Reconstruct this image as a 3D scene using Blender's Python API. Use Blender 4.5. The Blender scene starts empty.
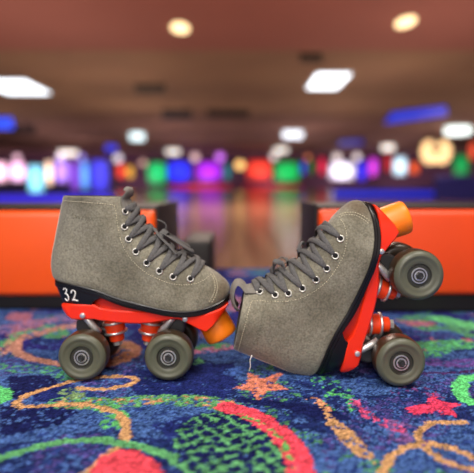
import bpy, bmesh, math, random
import numpy as np
from mathutils import Vector, Matrix
from mathutils.bvhtree import BVHTree
random.seed(7)
scn = bpy.context.scene
C = scn.collection
F_PX, HOR = 520.0, 186.0
TH = math.atan((236.5 - HOR) / F_PX); SN, CS = math.sin(TH), math.cos(TH); CAMH = 0.232

def at(u, v, Y):
    dx, dy = (u - 237) / F_PX, (v - 236.5) / F_PX
    t = Y / (CS - SN * dy)
    return Vector((dx * t, Y, CAMH + t * (-SN - CS * dy)))
def on_z(u, v, z):
    dx, dy = (u - 237) / F_PX, (v - 236.5) / F_PX
    t = (z - CAMH) / (-SN - CS * dy)
    return Vector((dx * t, (CS - SN * dy) * t, z))

# ---------------------------------------------------------------- materials
def s2l(c):
    return tuple(((x / 255.0) / 12.92 if x / 255.0 <= .04045 else ((x / 255.0 + .055) / 1.055) ** 2.4) for x in c)
def new_mat(name):
    m = bpy.data.materials.new(name); m.use_nodes = True
    nt = m.node_tree
    return m, nt, nt.nodes['Principled BSDF']
def plain(name, rgb, rough=.5, metal=0, noise=0.0, scale=200, bump=0.0, spec=.5, coat=0, bscale=None):
    m, nt, b = new_mat(name)
    c = s2l(rgb)
    b.inputs['Base Color'].default_value = (*c, 1)
    b.inputs['Roughness'].default_value = rough
    b.inputs['Metallic'].default_value = metal
    b.inputs['Specular IOR Level'].default_value = spec
    b.inputs['Coat Weight'].default_value = coat
    if noise or bump:
        tc = nt.nodes.new('ShaderNodeTexCoord')
        n = nt.nodes.new('ShaderNodeTexNoise'); n.inputs['Scale'].default_value = scale; n.inputs['Detail'].default_value = 4
        nt.links.new(tc.outputs['Object'], n.inputs['Vector'])
        if noise:
            r = nt.nodes.new('ShaderNodeValToRGB')
            r.color_ramp.elements[0].position = .3; r.color_ramp.elements[1].position = .7
            r.color_ramp.elements[0].color = (*[x * (1 - noise) for x in c], 1)
            r.color_ramp.elements[1].color = (*[min(1, x * (1 + noise)) for x in c], 1)
            nt.links.new(n.outputs['Fac'], r.inputs['Fac']); nt.links.new(r.outputs['Color'], b.inputs['Base Color'])
        if bump:
            n2 = n
            if bscale:
                n2 = nt.nodes.new('ShaderNodeTexNoise'); n2.inputs['Scale'].default_value = bscale
                nt.links.new(tc.outputs['Object'], n2.inputs['Vector'])
            bp = nt.nodes.new('ShaderNodeBump'); bp.inputs['Strength'].default_value = bump; bp.inputs['Distance'].default_value = .001
            nt.links.new(n2.outputs['Fac'], bp.inputs['Height']); nt.links.new(bp.outputs['Normal'], b.inputs['Normal'])
    return m
def glow(name, rgb, st=1.5, soft=False):
    m, nt, b = new_mat(name)
    c = s2l(rgb)
    b.inputs['Base Color'].default_value = (*c, 1)
    b.inputs['Emission Color'].default_value = (*c, 1)
    b.inputs['Emission Strength'].default_value = st
    if soft:
        N = nt.nodes.new; L = nt.links.new
        tc = N('ShaderNodeTexCoord'); mp = N('ShaderNodeMapping'); mp.inputs['Location'].default_value = (-1, 0, -1); mp.inputs['Scale'].default_value = (2, 0, 2)
        L(tc.outputs['Generated'], mp.inputs['Vector'])
        ln = N('ShaderNodeVectorMath'); ln.operation = 'LENGTH'; L(mp.outputs['Vector'], ln.inputs[0])
        mr = N('ShaderNodeMapRange'); mr.interpolation_type = 'SMOOTHSTEP'
        mr.inputs['From Min'].default_value = .35; mr.inputs['From Max'].default_value = 1.25; mr.inputs['To Min'].default_value = st * 1.2; mr.inputs['To Max'].default_value = st * .12
        L(ln.outputs['Value'], mr.inputs['Value']); L(mr.outputs['Result'], b.inputs['Emission Strength'])
    return m

def suede_mat(name='suede'):
    m, nt, b = new_mat(name)
    N = nt.nodes.new; L = nt.links.new
    tc = N('ShaderNodeTexCoord')
    big = N('ShaderNodeTexNoise'); big.inputs['Scale'].default_value = 22; big.inputs['Detail'].default_value = 3
    fine = N('ShaderNodeTexNoise'); fine.inputs['Scale'].default_value = 420; fine.inputs['Detail'].default_value = 5
    for n in (big, fine): L(tc.outputs['Object'], n.inputs['Vector'])
    r1 = N('ShaderNodeValToRGB'); e = r1.color_ramp.elements
    e[0].position = .32; e[0].color = (*s2l((106, 102, 87)), 1); e[1].position = .66; e[1].color = (*s2l((142, 138, 121)), 1)
    L(big.outputs['Fac'], r1.inputs['Fac'])
    r2 = N('ShaderNodeValToRGB'); e = r2.color_ramp.elements
    e[0].position = .3; e[0].color = (.62, .62, .62, 1); e[1].position = .7; e[1].color = (1.2, 1.2, 1.2, 1)
    L(fine.outputs['Fac'], r2.inputs['Fac'])
    mx = N('ShaderNodeMix'); mx.data_type = 'RGBA'; mx.blend_type = 'MULTIPLY'; mx.inputs['Factor'].default_value = 1
    L(r1.outputs['Color'], mx.inputs['A']); L(r2.outputs['Color'], mx.inputs['B'])
    # worn brown toe
    sx = N('ShaderNodeSeparateXYZ'); L(tc.outputs['Object'], sx.inputs['Vector'])
    mr = N('ShaderNodeMapRange'); mr.inputs['From Min'].default_value = .098; mr.inputs['From Max'].default_value = .116
    L(sx.outputs['X'], mr.inputs['Value'])
    wn = N('ShaderNodeTexNoise'); wn.inputs['Scale'].default_value = 60; L(tc.outputs['Object'], wn.inputs['Vector'])
    mm = N('ShaderNodeMath'); mm.operation = 'MULTIPLY'; L(mr.outputs['Result'], mm.inputs[0]); L(wn.outputs['Fac'], mm.inputs[1])
    m2 = N('ShaderNodeMix'); m2.data_type = 'RGBA'; L(mm.outputs[0], m2.inputs['Factor'])
    L(mx.outputs['Result'], m2.inputs['A']); m2.inputs['B'].default_value = (*s2l((88, 66, 44)), 1)
    L(m2.outputs['Result'], b.inputs['Base Color'])
    b.inputs['Roughness'].default_value = .95; b.inputs['Specular IOR Level'].default_value = .15
    b.inputs['Sheen Weight'].default_value = .25; b.inputs['Sheen Roughness'].default_value = .5
    bp = N('ShaderNodeBump'); bp.inputs['Strength'].default_value = .5; bp.inputs['Distance'].default_value = .0008
    L(fine.outputs['Fac'], bp.inputs['Height']); L(bp.outputs['Normal'], b.inputs['Normal'])
    return m

M = dict(
    suede=suede_mat(),
    lining=plain('lining', (60, 56, 50), .9, noise=.2),
    tongue=plain('tongue_suede', (120, 116, 108), .9, noise=.15, scale=300, bump=.3),
    lace=plain('lace_cotton', (86, 85, 84), .85, noise=.3, scale=600, bump=.5),
    stitch=plain('stitch_thread', (196, 188, 160), .8),
    rim=plain('painted_rim', (215, 205, 180), .7),
    chrome=plain('chrome', (222, 222, 220), .34, .8),
    steel=plain('steel', (205, 203, 198), .4, .7, noise=.15, scale=300),
    eyelet=plain('eyelet_metal', (200, 198, 190), .4, .7),
    hole=plain('eyelet_hole', (10, 10, 10), .9),
    black=plain('black_sole', (17, 16, 17), .35, noise=.2),
    plate=plain('red_orange_plastic', (238, 46, 14), .32, coat=.2),
    web=plain('dark_red_plastic', (190, 40, 18), .35),
    bush=plain('orange_rubber', (240, 66, 18), .4),
    stop=plain('bright_orange_rubber', (255, 132, 20), .45),
    hanger=plain('charcoal_metal', (46, 47, 48), .45),
    wface=plain('olive_urethane', (86, 88, 72), .42, noise=.06, scale=80),
    tread=plain('brown_tread', (54, 44, 30), .35, noise=.25, scale=60),
    whub=plain('dark_olive_hub', (44, 45, 37), .5),
    shield=plain('bearing_shield', (70, 68, 64), .45, .5),
    emboss=plain('embossed_suede', (98, 94, 80), .95),
    white=plain('white_paint', (240, 240, 235), .5),
)

# ---------------------------------------------------------------- mesh helpers
def link(name, bm, mats, parent=None, smooth=True, sharp=None):
    me = bpy.data.meshes.new(name); 
    bmesh.ops.recalc_face_normals(bm, faces=bm.faces[:])
    bm.to_mesh(me); bm.free()
    for m in (mats if isinstance(mats, (list, tuple)) else [mats]): me.materials.append(m)
    if smooth:
        me.polygons.foreach_set('use_smooth', [True] * len(me.polygons))
        if sharp: me.set_sharp_from_angle(angle=math.radians(sharp))
    o = bpy.data.objects.new(name, me); C.objects.link(o)
    if parent is not None: o.parent = parent
    return o
def tag(o, label=None, cat=None, group=None, kind=None):
    if label: o['label'] = label
    if cat: o['category'] = cat
    if group: o['group'] = group
    if kind: o['kind'] = kind
    return o
def empty(name, loc=(0, 0, 0)):
    o = bpy.data.objects.new(name, None); o.empty_display_size = .03; o.location = loc; C.objects.link(o); return o
def rings_bm(rings, cap0=True, cap1=True, bm=None, mi=0, closed=True):
    bm = bm or bmesh.new()
    vs = [[bm.verts.new(p) for p in r] for r in rings]
    n = len(rings[0])
    for a, b in zip(vs[:-1], vs[1:]):
        for i in range(n if closed else n - 1):
            j = (i + 1) % n
            f = bm.faces.new((a[i], a[j], b[j], b[i])); f.material_index = mi
    if cap0: bm.faces.new(vs[0]).material_index = mi
    if cap1: bm.faces.new(vs[-1][::-1]).material_index = mi
    return bm
def frame_of(axis):
    a = Vector(axis).normalized()
    h = Vector((0, 1, 0)) if abs(a.y) < .9 else Vector((1, 0, 0))
    u = a.cross(h).normalized(); return a, u, a.cross(u)
def lathe(profile, origin, axis, n=40, bm=None, mi=0, cap0=True, cap1=True, mis=None):
    """profile: list of (distance along the axis, radius)"""
    a, u, w = frame_of(axis); o = Vector(origin)
    bm = bm or bmesh.new()
    rings = [[o + a * d + (u * math.cos(2 * math.pi * i / n) + w * math.sin(2 * math.pi * i / n)) * r for i in range(n)] for d, r in profile]
    if mis is None: return rings_bm(rings, cap0, cap1, bm, mi)
    vs = [[bm.verts.new(p) for p in r] for r in rings]
    for k in range(len(vs) - 1):
        for i in range(n):
            j = (i + 1) % n
            bm.faces.new((vs[k][i], vs[k][j], vs[k + 1][j], vs[k + 1][i])).material_index = mis[k]
    if cap0: bm.faces.new(vs[0]).material_index = mis[0]
    if cap1: bm.faces.new(vs[-1][::-1]).material_index = mis[-1]
    return bm
def torus(center, axis, R, r, n=24, m=8, bm=None, mi=0):
    a, u, w = frame_of(axis); c = Vector(center); bm = bm or bmesh.new()
    vs = []
    for i in range(n):
        t = 2 * math.pi * i / n; d = u * math.cos(t) + w * math.sin(t)
        vs.append([bm.verts.new(c + d * (R + r * math.cos(2 * math.pi * j / m)) + a * (r * math.sin(2 * math.pi * j / m))) for j in range(m)])
    for i in range(n):
        for j in range(m):
            i2, j2 = (i + 1) % n, (j + 1) % m
            bm.faces.new((vs[i][j], vs[i2][j], vs[i2][j2], vs[i][j2])).material_index = mi
    return bm
def tube(pts, r, n=8, bm=None, mi=0):
    bm = bm or bmesh.new(); pts = [Vector(p) for p in pts]
    rings = []; prev = None
    for i, p in enumerate(pts):
        t = (pts[min(i + 1, len(pts) - 1)] - pts[max(i - 1, 0)]).normalized()
        if prev is None: _, u, _w = frame_of(t)
        else: u = (prev - t * prev.dot(t)).normalized()
        prev = u; w = t.cross(u)
        rr = r[i] if isinstance(r, (list, tuple)) else r
        rings.append([p + (u * math.cos(2 * math.pi * k / n) + w * math.sin(2 * math.pi * k / n)) * rr for k in range(n)])
    return rings_bm(rings, True, True, bm, mi)
def ribbon(pts, nrm, w, th, bm=None, mi=0):
    bm = bm or bmesh.new(); pts = [Vector(p) for p in pts]; rings = []
    for i, p in enumerate(pts):
        t = (pts[min(i + 1, len(pts) - 1)] - pts[max(i - 1, 0)]).normalized()
        nn = Vector(nrm[i]); nn = (nn - t * nn.dot(t)).normalized(); s = t.cross(nn)
        a, b = (w[i] if isinstance(w, list) else w) / 2, th / 2
        rings.append([p + s * x * a + nn * y * b for x, y in ((-1, 0), (-.8, .8), (0, 1.15), (.8, .8), (1, 0), (.8, -.8), (0, -1.15), (-.8, -.8))])
    return rings_bm(rings, True, True, bm, mi)
def box(bm, x0, x1, y0, y1, z0, z1, mi=0):
    v = [bm.verts.new(p) for p in ((x0, y0, z0), (x1, y0, z0), (x1, y1, z0), (x0, y1, z0), (x0, y0, z1), (x1, y0, z1), (x1, y1, z1), (x0, y1, z1))]
    for f in ((3, 2, 1, 0), (4, 5, 6, 7), (0, 1, 5, 4), (1, 2, 6, 5), (2, 3, 7, 6), (3, 0, 4, 7)):
        bm.faces.new([v[i] for i in f]).material_index = mi
    return bm
def bevel(o, w, seg=3, ang=35):
    b = o.modifiers.new('bevel', 'BEVEL'); b.width = w; b.segments = seg; b.limit_method = 'ANGLE'; b.angle_limit = math.radians(ang)
    return o
def prism_xz(poly, y0, y1, bm=None, mi=0):
    bm = bm or bmesh.new()
    a = [bm.verts.new((x, y0, z)) for x, z in poly]; b = [bm.verts.new((x, y1, z)) for x, z in poly]
    n = len(poly)
    bm.faces.new(a).material_index = mi; bm.faces.new(b[::-1]).material_index = mi
    for i in range(n): bm.faces.new((a[i], b[i], b[(i + 1) % n], a[(i + 1) % n])).material_index = mi
    return bm
def catmull(P, t):
    """P: list of tuples, t in [0, len-1]"""
    n = len(P); i = min(int(t), n - 2); f = t - i
    p0, p1, p2, p3 = P[max(i - 1, 0)], P[i], P[i + 1], P[min(i + 2, n - 1)]
    return tuple(.5 * (2 * b + (c - a) * f + (2 * a - 5 * b + 4 * c - d) * f * f + (3 * b - a - 3 * c + d) * f ** 3) for a, b, c, d in zip(p0, p1, p2, p3))
def resample(P, n):
    return [catmull(P, (len(P) - 1) * i / (n - 1)) for i in range(n)]
def interp(x, xs, ys): return float(np.interp(x, xs, ys))

# ---------------------------------------------------------------- the roller skate, in metres, toe along +X, near side -Y
mm = .001
SX = [-100, -83, -57, -33, -9, 10, 27, 45, 69, 85, 100, 112, 126]
SZ = [114, 112.5, 109.5, 103.5, 94.5, 89.5, 86, 82.5, 80.5, 81.5, 84.5, 88.5, 96]
def z0(x): return interp(x, SX, SZ)
RB = [(-93, 110), (-97.5, 114), (-99.8, 119), (-100.6, 127), (-100.4, 136), (-99.2, 146), (-97, 156), (-94.8, 166), (-92.6, 176), (-90.5, 185), (-88.4, 194), (-86.4, 203), (-84.3, 211.5), (-82.5, 218.5)]
RF = [(121, 93), (124, 98.5), (123.6, 105), (120, 112.5), (113.5, 120), (104, 127.5), (90, 134), (72, 141), (54, 150), (37, 162.5), (22, 177), (11, 191), (3, 205), (-3, 217.5)]
RN = [2.5, 2.5, 2.45, 2.4, 2.35, 2.3, 2.2, 2.1, 2.05, 2, 2, 2, 2, 2]
WS = [0, .12, .42, .55, .72, .85, 1]
W_BOT = [28, 30, 28, 32, 40, 40, 36]
W_MID = [27, 30, 30, 31, 32, 33, 34]
W_TOP = [27, 29, 31, 31, 30, 29, 28]
def boot_pt(k, a, grow=0.0):
    (xb, zb), (xf, zf) = catmull(RB, k), catmull(RF, k)
    n = catmull([(v,) for v in RN], k)[0]
    xb -= grow; xf += grow
    ca, sa = math.cos(a), math.sin(a)
    half = (xf - xb) / 2
    x = (xb + xf) / 2 + half * math.copysign(abs(ca) ** (2 / n), ca)
    s = (x - xb) / (xf - xb)
    wb, wm, wt = interp(s, WS, W_BOT), interp(s, WS, W_MID), interp(s, WS, W_TOP)
    u = k / 13
    w = wb + (wm - wb) * min(1, u / .5) if u < .5 else wm + (wt - wm) * (u - .5) / .5
    if u < .15: w -= (1 - u / .15) ** 2 * 2.0
    y = (w + grow) * math.copysign(abs(sa) ** (2 / n), sa)
    lin = zb + (zf - zb) * s
    wgt = max(0, 1 - k / 6.5)
    base = RB[0][1] + (RF[0][1] - RB[0][1]) * s
    z = lin + wgt * (z0(x) - base)
    return Vector((x, y, z)) * mm

def build_boot(root):
    NA = 72
    rings = []
    for i in range(53):
        k = 13 * i / 52
        rings.append([boot_pt(k, 2 * math.pi * j / NA) for j in range(NA)])
    bm = rings_bm(rings, True, False)
    top = [boot_pt(13, 2 * math.pi * j / NA) for j in range(NA)]
    bm.normal_update(); bvh = BVHTree.FromBMesh(bm)
    # rolled collar edge and inside
    cen = sum(top, Vector()) / NA
    inner = []
    for d, h in ((.0005, .0012), (.0022, .0016), (.0036, .0004), (.0042, -.006), (.0048, -.05)):
        inner.append([p + (Vector((cen.x, cen.y, p.z)) - p).normalized() * d + Vector((0, 0, h)) for p in top])
    bm.verts.ensure_lookup_table()
    last = bm.verts[len(bm.verts) - NA:]
    prev = list(last)
    for q, r in enumerate(inner):
        cur = [bm.verts.new(p) for p in r]
        for i in range(NA):
            j = (i + 1) % NA
            bm.faces.new((prev[i], prev[j], cur[j], cur[i])).material_index = 1 if q >= 2 else 0
        prev = cur
    bm.faces.new(prev[::-1]).material_index = 1
    boot = link('boot', bm, [M['suede'], M['lining']], root)
    return boot, bvh

def hit_side(bvh, x, z, side=-1):
    p, n, _, _ = bvh.ray_cast(Vector((x * mm, side * .12, z * mm)), Vector((0, -side, 0)))
    return p, n
RIDGE_N = Vector((.66, 0, .75))
def ridge(k): 
    return boot_pt(k, 0)
def hit_ridge(bvh, x, y, z, N=RIDGE_N):
    s = Vector((x, y, z)) + N * .15
    p, n, _, _ = bvh.ray_cast(s, -N)
    return p, n

EYE = [(-3.2, 201), (-2.6, 183), (2.6, 168.5), (11.5, 153.5), (24.6, 140.0), (39.6, 130.2), (56.0, 123.2), (76.5, 120.2)]

def build_upper_details(boot, bvh, variant):
    # tongue
    st = []
    for k in np.linspace(6.6, 13, 14): st.append(ridge(k))
    dirv = (st[-1] - st[-2]).normalized()
    ext = [(.0035, .0035), (.0045, .008), (.003, .0115), (-.001, .0120)]
    if variant: ext = [(.004, .004), (.006, .009), (.0045, .0135), (-.001, .0160), (-.009, .0165), (-.017, .0150), (-.024, .0115), (-.029, .006)]
    ext = [st[-1] + Vector((a, 0, b)) for a, b in ext]
    path = [p for p in st] + ext
    rings = []
    for i, p in enumerate(path):
        t = (path[min(i + 1, len(path) - 1)] - path[max(i - 1, 0)]).normalized()
        N = Vector((t.z, 0, -t.x)); 
        if N.x < 0 and i < len(st): N = -N
        hw = .010 + .009 * min(1, i / 12)
        up, lo = [], []
        for q in range(13):
            y = hw * (q / 6 - 1)
            fl = .0185 + .03 * max(0, min(1, (i - 11) / 4))
            off = .0022 - y * y / (2 * fl) - (.0012 if q in (0, 12) else 0)
            up.append(p + Vector((0, y, 0)) + N * off)
            lo.append(p + Vector((0, y, 0)) + N * (off - .003 if 0 < q < 12 else off - .0006))
        rings.append(up + lo[::-1])
    link('tongue', rings_bm(rings), M['tongue'], boot)
    # eyelets
    eyes = {}
    for side in (-1, 1):
        for i, (x, z) in enumerate(EYE):
            p, n = hit_side(bvh, x, z, side)
            if n.y * side < 0: n = -n
            eyes[side, i] = (p, n)
            bm = torus(p + n * .0005, n, .0036, .00092)
            lathe([(-.001, .0036), (.0005, .0036)], p, n, 20, bm, 1)
            link('eyelet', bm, [M['eyelet'], M['hole']], boot)
    # lace: criss-cross strands in one mesh
    bm = bmesh.new()
    rnd = random.Random(5 + variant)
    def strand(i, j, lift, w=.0066):
        (pa, na), (pb, nb) = eyes[-1, i], eyes[1, j]
        up = Vector((.62, 0, .78)); up = (up - na * up.dot(na)).normalized()
        pts, ns = [pa + up * .0021 - na * .0002, pa + up * .0040 + na * .0018], [na, na]
        NN = 16
        for q in range(2, NN - 1):
            t = q / NN
            # sweep across the instep from the near to the far side
            y = pa.y * (1 - t) + pb.y * t
            x = pa.x * (1 - t) + pb.x * t; z = pa.z * (1 - t) + pb.z * t
            h, n = hit_ridge(bvh, x, y, z)
            if h is None: continue
            if n.dot(RIDGE_N) < 0: n = -n
            c = math.sin(math.pi * t)
            pts.append(h + n * (.0026 + lift * c + .0018 * c)); ns.append(n)
        ub = Vector((.62, 0, .78)); ub = (ub - nb * ub.dot(nb)).normalized()
        pts += [pb + ub * .0040 + nb * .0018, pb + ub * .0021 - nb * .0002]; ns += [nb, nb]
        # smooth
        for _ in range(2):
            pts = [pts[0], pts[1]] + [(pts[a - 1] + pts[a] * 2 + pts[a + 1]) / 4 for a in range(2, len(pts) - 2)] + pts[-2:]
        K = len(pts); ribbon(pts, ns, [w * (.62 if min(a, K - 1 - a) == 0 else .8 if min(a, K - 1 - a) == 1 else 1) for a in range(K)], .0017, bm)
    strand(7, 7, 0)
    for i in range(7):
        if i == 0: strand(0, 0, .001, .0075)
        strand(i, i + 1, .0006 + rnd.random() * .001)
        strand(i + 1, i, .002 + rnd.random() * .001)
    # knot and bow near the middle of the instep
    def bow(pts, w=.006):
        P = [Vector(p) * mm for p in resample(pts, 18)]
        ns = []
        for p in P:
            ns.append((p - Vector((0, 0, .115))).normalized())
        ribbon(P, ns, w, .0016, bm)
    if variant == 0:
        bow([(40, -3, 172), (47, -12, 171), (58, -17, 165), (72, -17, 156), (79, -12, 152), (73, -6, 155), (58, -3, 164), (42, -2, 172)])
        bow([(40, 3, 172), (46, 12, 171), (56, 17, 165), (68, 18, 157), (72, 12, 155), (62, 6, 162), (42, 2, 172)])
        bow([(42, -4, 172), (37, -14, 166), (35, -22, 158), (36, -26, 150)])
        bow([(42, 2, 173), (44, 4, 181), (40, 3, 187), (33, 1, 190)])
        bow([(38, -6, 170), (44, 0, 176), (47, 7, 170)], .009)
        bow([(30, -6, 180), (38, -16, 171), (50, -20, 160), (60, -23, 149)])
    else:
        bow([(22, -3, 187), (30, -9, 190), (36, -12, 190), (34, -14, 181), (26, -13, 176), (20, -4, 186)], .007)
        bow([(22, 3, 187), (30, 10, 186), (38, 14, 180), (36, 12, 172), (26, 6, 180), (22, 2, 187)])
        bow([(20, -5, 188), (25, 0, 191), (28, 6, 186)], .009)
        bow([(50, -6, 162), (55, -4, 163), (62, 2, 160), (60, 6, 157)])
    link('lace', bm, M['lace'], boot)
    # stitching in short dashes laid on the leather
    bm = bmesh.new()
    lines = [
        [(-82, 214.2), (-60, 213.6), (-40, 212), (-24, 210.6), (-15, 209)],
        [(-15, 209), (-12.5, 200), (-10, 183), (-4, 161), (9, 141), (24, 128), (41, 119.5), (60, 114), (78, 113.5), (92, 117.5), (99, 123)],
        [(100, 124), (104.5, 117), (106, 108), (103.5, 99), (99, 91)],
        [(103.5, 123), (107.5, 116), (109, 107.5), (106.5, 98), (102, 90)],
    ]
    for side in (-1, 1):
        for P in lines:
            Q = [p for p in resample(P, 260)]
            hits = []
            for x, z in Q:
                h, n = hit_side(bvh, x, z, side)
                if h is None: continue
                if n.y * side < 0: n = -n
                hits.append(h + n * .00018)
            d = 0; seg = []
            for a, b in zip(hits[:-1], hits[1:]):
                L = (b - a).length; ph = d % .0030
                if ph < .0021: seg.append(a)
                else:
                    if len(seg) > 1: tube(seg, .00042, 5, bm)
                    seg = []
                d += L
    link('stitching', bm, M['stitch'], boot)
    # pale tube added to imitate the bright rim along the boot's back edge
    P = [boot_pt(k, math.pi) - Vector((.0003, 0, 0)) for k in np.linspace(.4, 12.9, 40)]
    link('painted_back_rim', tube(P, .0009, 6), M['rim'], boot)
    # faint illegible pressed mark under the collar
    bm = bmesh.new()
    for q in range(7):
        x0_ = -66 + q * 4.2
        pts = []
        for t in np.linspace(0, 1, 9):
            h, n = hit_side(bvh, x0_ + 3.2 * t, 196 - .15 * (x0_ + 66) + (3.6 if q in (0, 4) else 2.0) * math.sin(t * 6.0 + q), -1)
            if h is not None: pts.append(h)
        tube(pts, .00035, 5, bm)
    link('embossed_mark', bm, M['emboss'], boot)
    
def footprint(n=72, grow=0.0):
    return [boot_pt(.35, 2 * math.pi * j / n, grow) / mm for j in range(n)]

def slab_from_outline(pts, top, bot, grow_mid=0.0):
    """pts: closed outline (x, y) in mm, symmetric in y; caps are filled by strips across"""
    bm = bmesh.new(); n = len(pts)
    levels = [(0.0, -.8), (.12, 0), (.3, 0), (.36, -.7), (.46, -.7), (.52, 0), (.88, 0), (1.0, -.8)]
    rows = []
    for t, g in levels:
        row = []
        for x, y in pts:
            L = math.hypot(x - 10, y) or 1
            nx, ny = (x - 10) / L, y / L
            xx, yy = x + nx * g * .3, y + (math.copysign(1, y) if abs(y) > 1 else 0) * g
            row.append(bm.verts.new(Vector((xx, yy, top(x) * (1 - t) + bot(x) * t)) * mm))
        rows.append(row)
    for a, b in zip(rows[:-1], rows[1:]):
        for i in range(n):
            j = (i + 1) % n
            bm.faces.new((a[i], a[j], b[j], b[i]))
    for row in (rows[0], rows[-1]):
        h = n // 2
        for i in range(h):
            a, b, c, d = row[i], row[i + 1], row[(n - i - 1) % n], row[(n - i) % n]
            vs = []
            for v in (a, b, c, d):
                if v not in vs: vs.append(v)
            if len(vs) >= 3: bm.faces.new(vs)
    return bm

def stations(S, mi=0, bm=None, chamfer=1.5):
    """S: list of (x, z_bottom, z_top, half width) in mm -> a closed beam with chamfered corners"""
    rings = []
    for x, zb, zt, w in S:
        c = min(chamfer, (zt - zb) * .3)
        rings.append([Vector(p) * mm for p in ((x, -w + c, zb), (x, w - c, zb), (x, w, zb + c), (x, w, zt - c), (x, w - c, zt), (x, -w + c, zt), (x, -w, zt - c), (x, -w, zb + c))])
    return rings_bm(rings, True, True, bm, mi)

def build_wheel(root, x, side):
    y_out = side * .052; ax = (0, -side, 0)            # axis points inwards from the outer face
    r = 29
    prof = [(3.2, 9), (3.2, 12.6), (2.2, 13.4), (1.6, 14), (1.4, 18), (1.0, 21), (.2, 22.2), (.2, 23.6), (1.0, 25.2), (2.6, 27), (5, 28.4), (8, 29), (23, 29), (26.5, 28.2), (29.5, 26), (31, 23), (31, 14), (29, 12), (29, 7)]
    mis = [2, 2, 2, 0, 0, 0, 0, 0, 0, 0, 1, 1, 1, 1, 1, 1, 2, 2]
    bm = lathe([(d * mm, q * mm) for d, q in prof], (x * mm, y_out, .029), ax, 64, mis=mis)
    w = link('wheel', bm, [M['wface'], M['tread'], M['whub']], root, sharp=50)
    bm = lathe([(d * mm, q * mm) for d, q in ((2.8, 4.8), (2.0, 5.0), (2.0, 5.9), (2.7, 6.2), (2.7, 7.6), (1.9, 7.9), (1.9, 9.0), (3.4, 9.3))], (x * mm, y_out, .029), ax, 40, mis=[0, 0, 1, 1, 0, 0, 0])
    tag(link('bearing', bm, [M['chrome'], M['shield']], w, sharp=40), 'steel wheel bearing')
    bm = lathe([(-.6 * mm, 3.3 * mm), (-1.2 * mm, 4.0 * mm), (2.8 * mm, 4.4 * mm)], (x * mm, y_out, .029), ax, 6)
    lathe([(-2.2 * mm, 1.6 * mm), (-2.4 * mm, 2.0 * mm), (2 * mm, 2.2 * mm)], (x * mm, y_out, .029), ax, 16, bm)
    tag(link('axle_nut', bm, M['hanger'], w, smooth=False), 'dark axle nut')
    return w

def build_truck(root, sgn):
    """sgn -1 rear, +1 front; the kingpin leans towards the middle of the skate"""
    def P(x, y, z): return Vector((sgn * x, y, z)) * mm
    # hanger: triangular casting from pivot to kingpin ring with an axle beam
    bm = prism_xz([(sgn * x * mm, z * mm) for x, z in ((58, 68), (67, 66), (68, 56), (60, 33), (55, 22), (46, 22), (40, 36), (42, 58))], -.0165, .0165)
    prism_xz([(sgn * x * mm, z * mm) for x, z in ((44, 56), (44, 40), (16, 42.5), (14, 47.5))], -.0075, .0075, bm)
    lathe([(0, .0085), (.044, .0085)], P(51.45, -22, 29), (0, 1, 0), 20, bm)
    tr = link('truck', bm, M['hanger'], root, smooth=False)
    bevel(tr, .0025, 2, 30)
    ax = (P(20.5, 0, 36) - P(25.0, 0, 66)).normalized(); o = P(25.0, 0, 68)
    link('bushing', lathe([(0, 0.0106), (.001, 0.0117), (.0065, 0.0121), (.0075, 0.0117)], o, ax, 32), M['bush'], tr, sharp=40)
    link('washer', lathe([(.0070, 0.0127), (.0070, 0.0145), (.0076, 0.0150), (.0092, 0.0150), (.0098, 0.0145), (.0098, 0.0127)], o, ax, 36), M['chrome'], tr, sharp=40)
    link('bushing', lathe([(.0098, 0.0119), (.0105, 0.0127), (.0195, 0.0127), (.0202, 0.0119)], o, ax, 32), M['bush'], tr, sharp=40)
    link('washer', lathe([(.0200, 0.0127), (.0200, 0.0145), (.0206, 0.0150), (.0220, 0.0150), (.0226, 0.0145), (.0226, 0.0127)], o, ax, 36), M['chrome'], tr, sharp=40)
    link('bushing', lathe([(.0226, 0.0089), (.0232, 0.0097), (.0320, 0.0091), (.0330, 0.0080)], o, ax, 32), M['bush'], tr, sharp=40)
    link('kingpin_nut', lathe([(.033, .0062), (.038, .0062), (.0385, .0052)], o, ax, 6), M['steel'], tr, smooth=False)
    # bright pivot arm and its bolt on the near and far sides
    for s in (-1, 1):
        bm = tube([P(56, s * 20, 73), P(50, s * 20.5, 66), P(43, s * 20, 57), P(38, s * 17, 51)], [.0038, .0044, .0046, .004], 10)
        tag(link('pivot_arm', bm, M['steel'], tr), 'bright steel pivot arm')
    return tr

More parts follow.
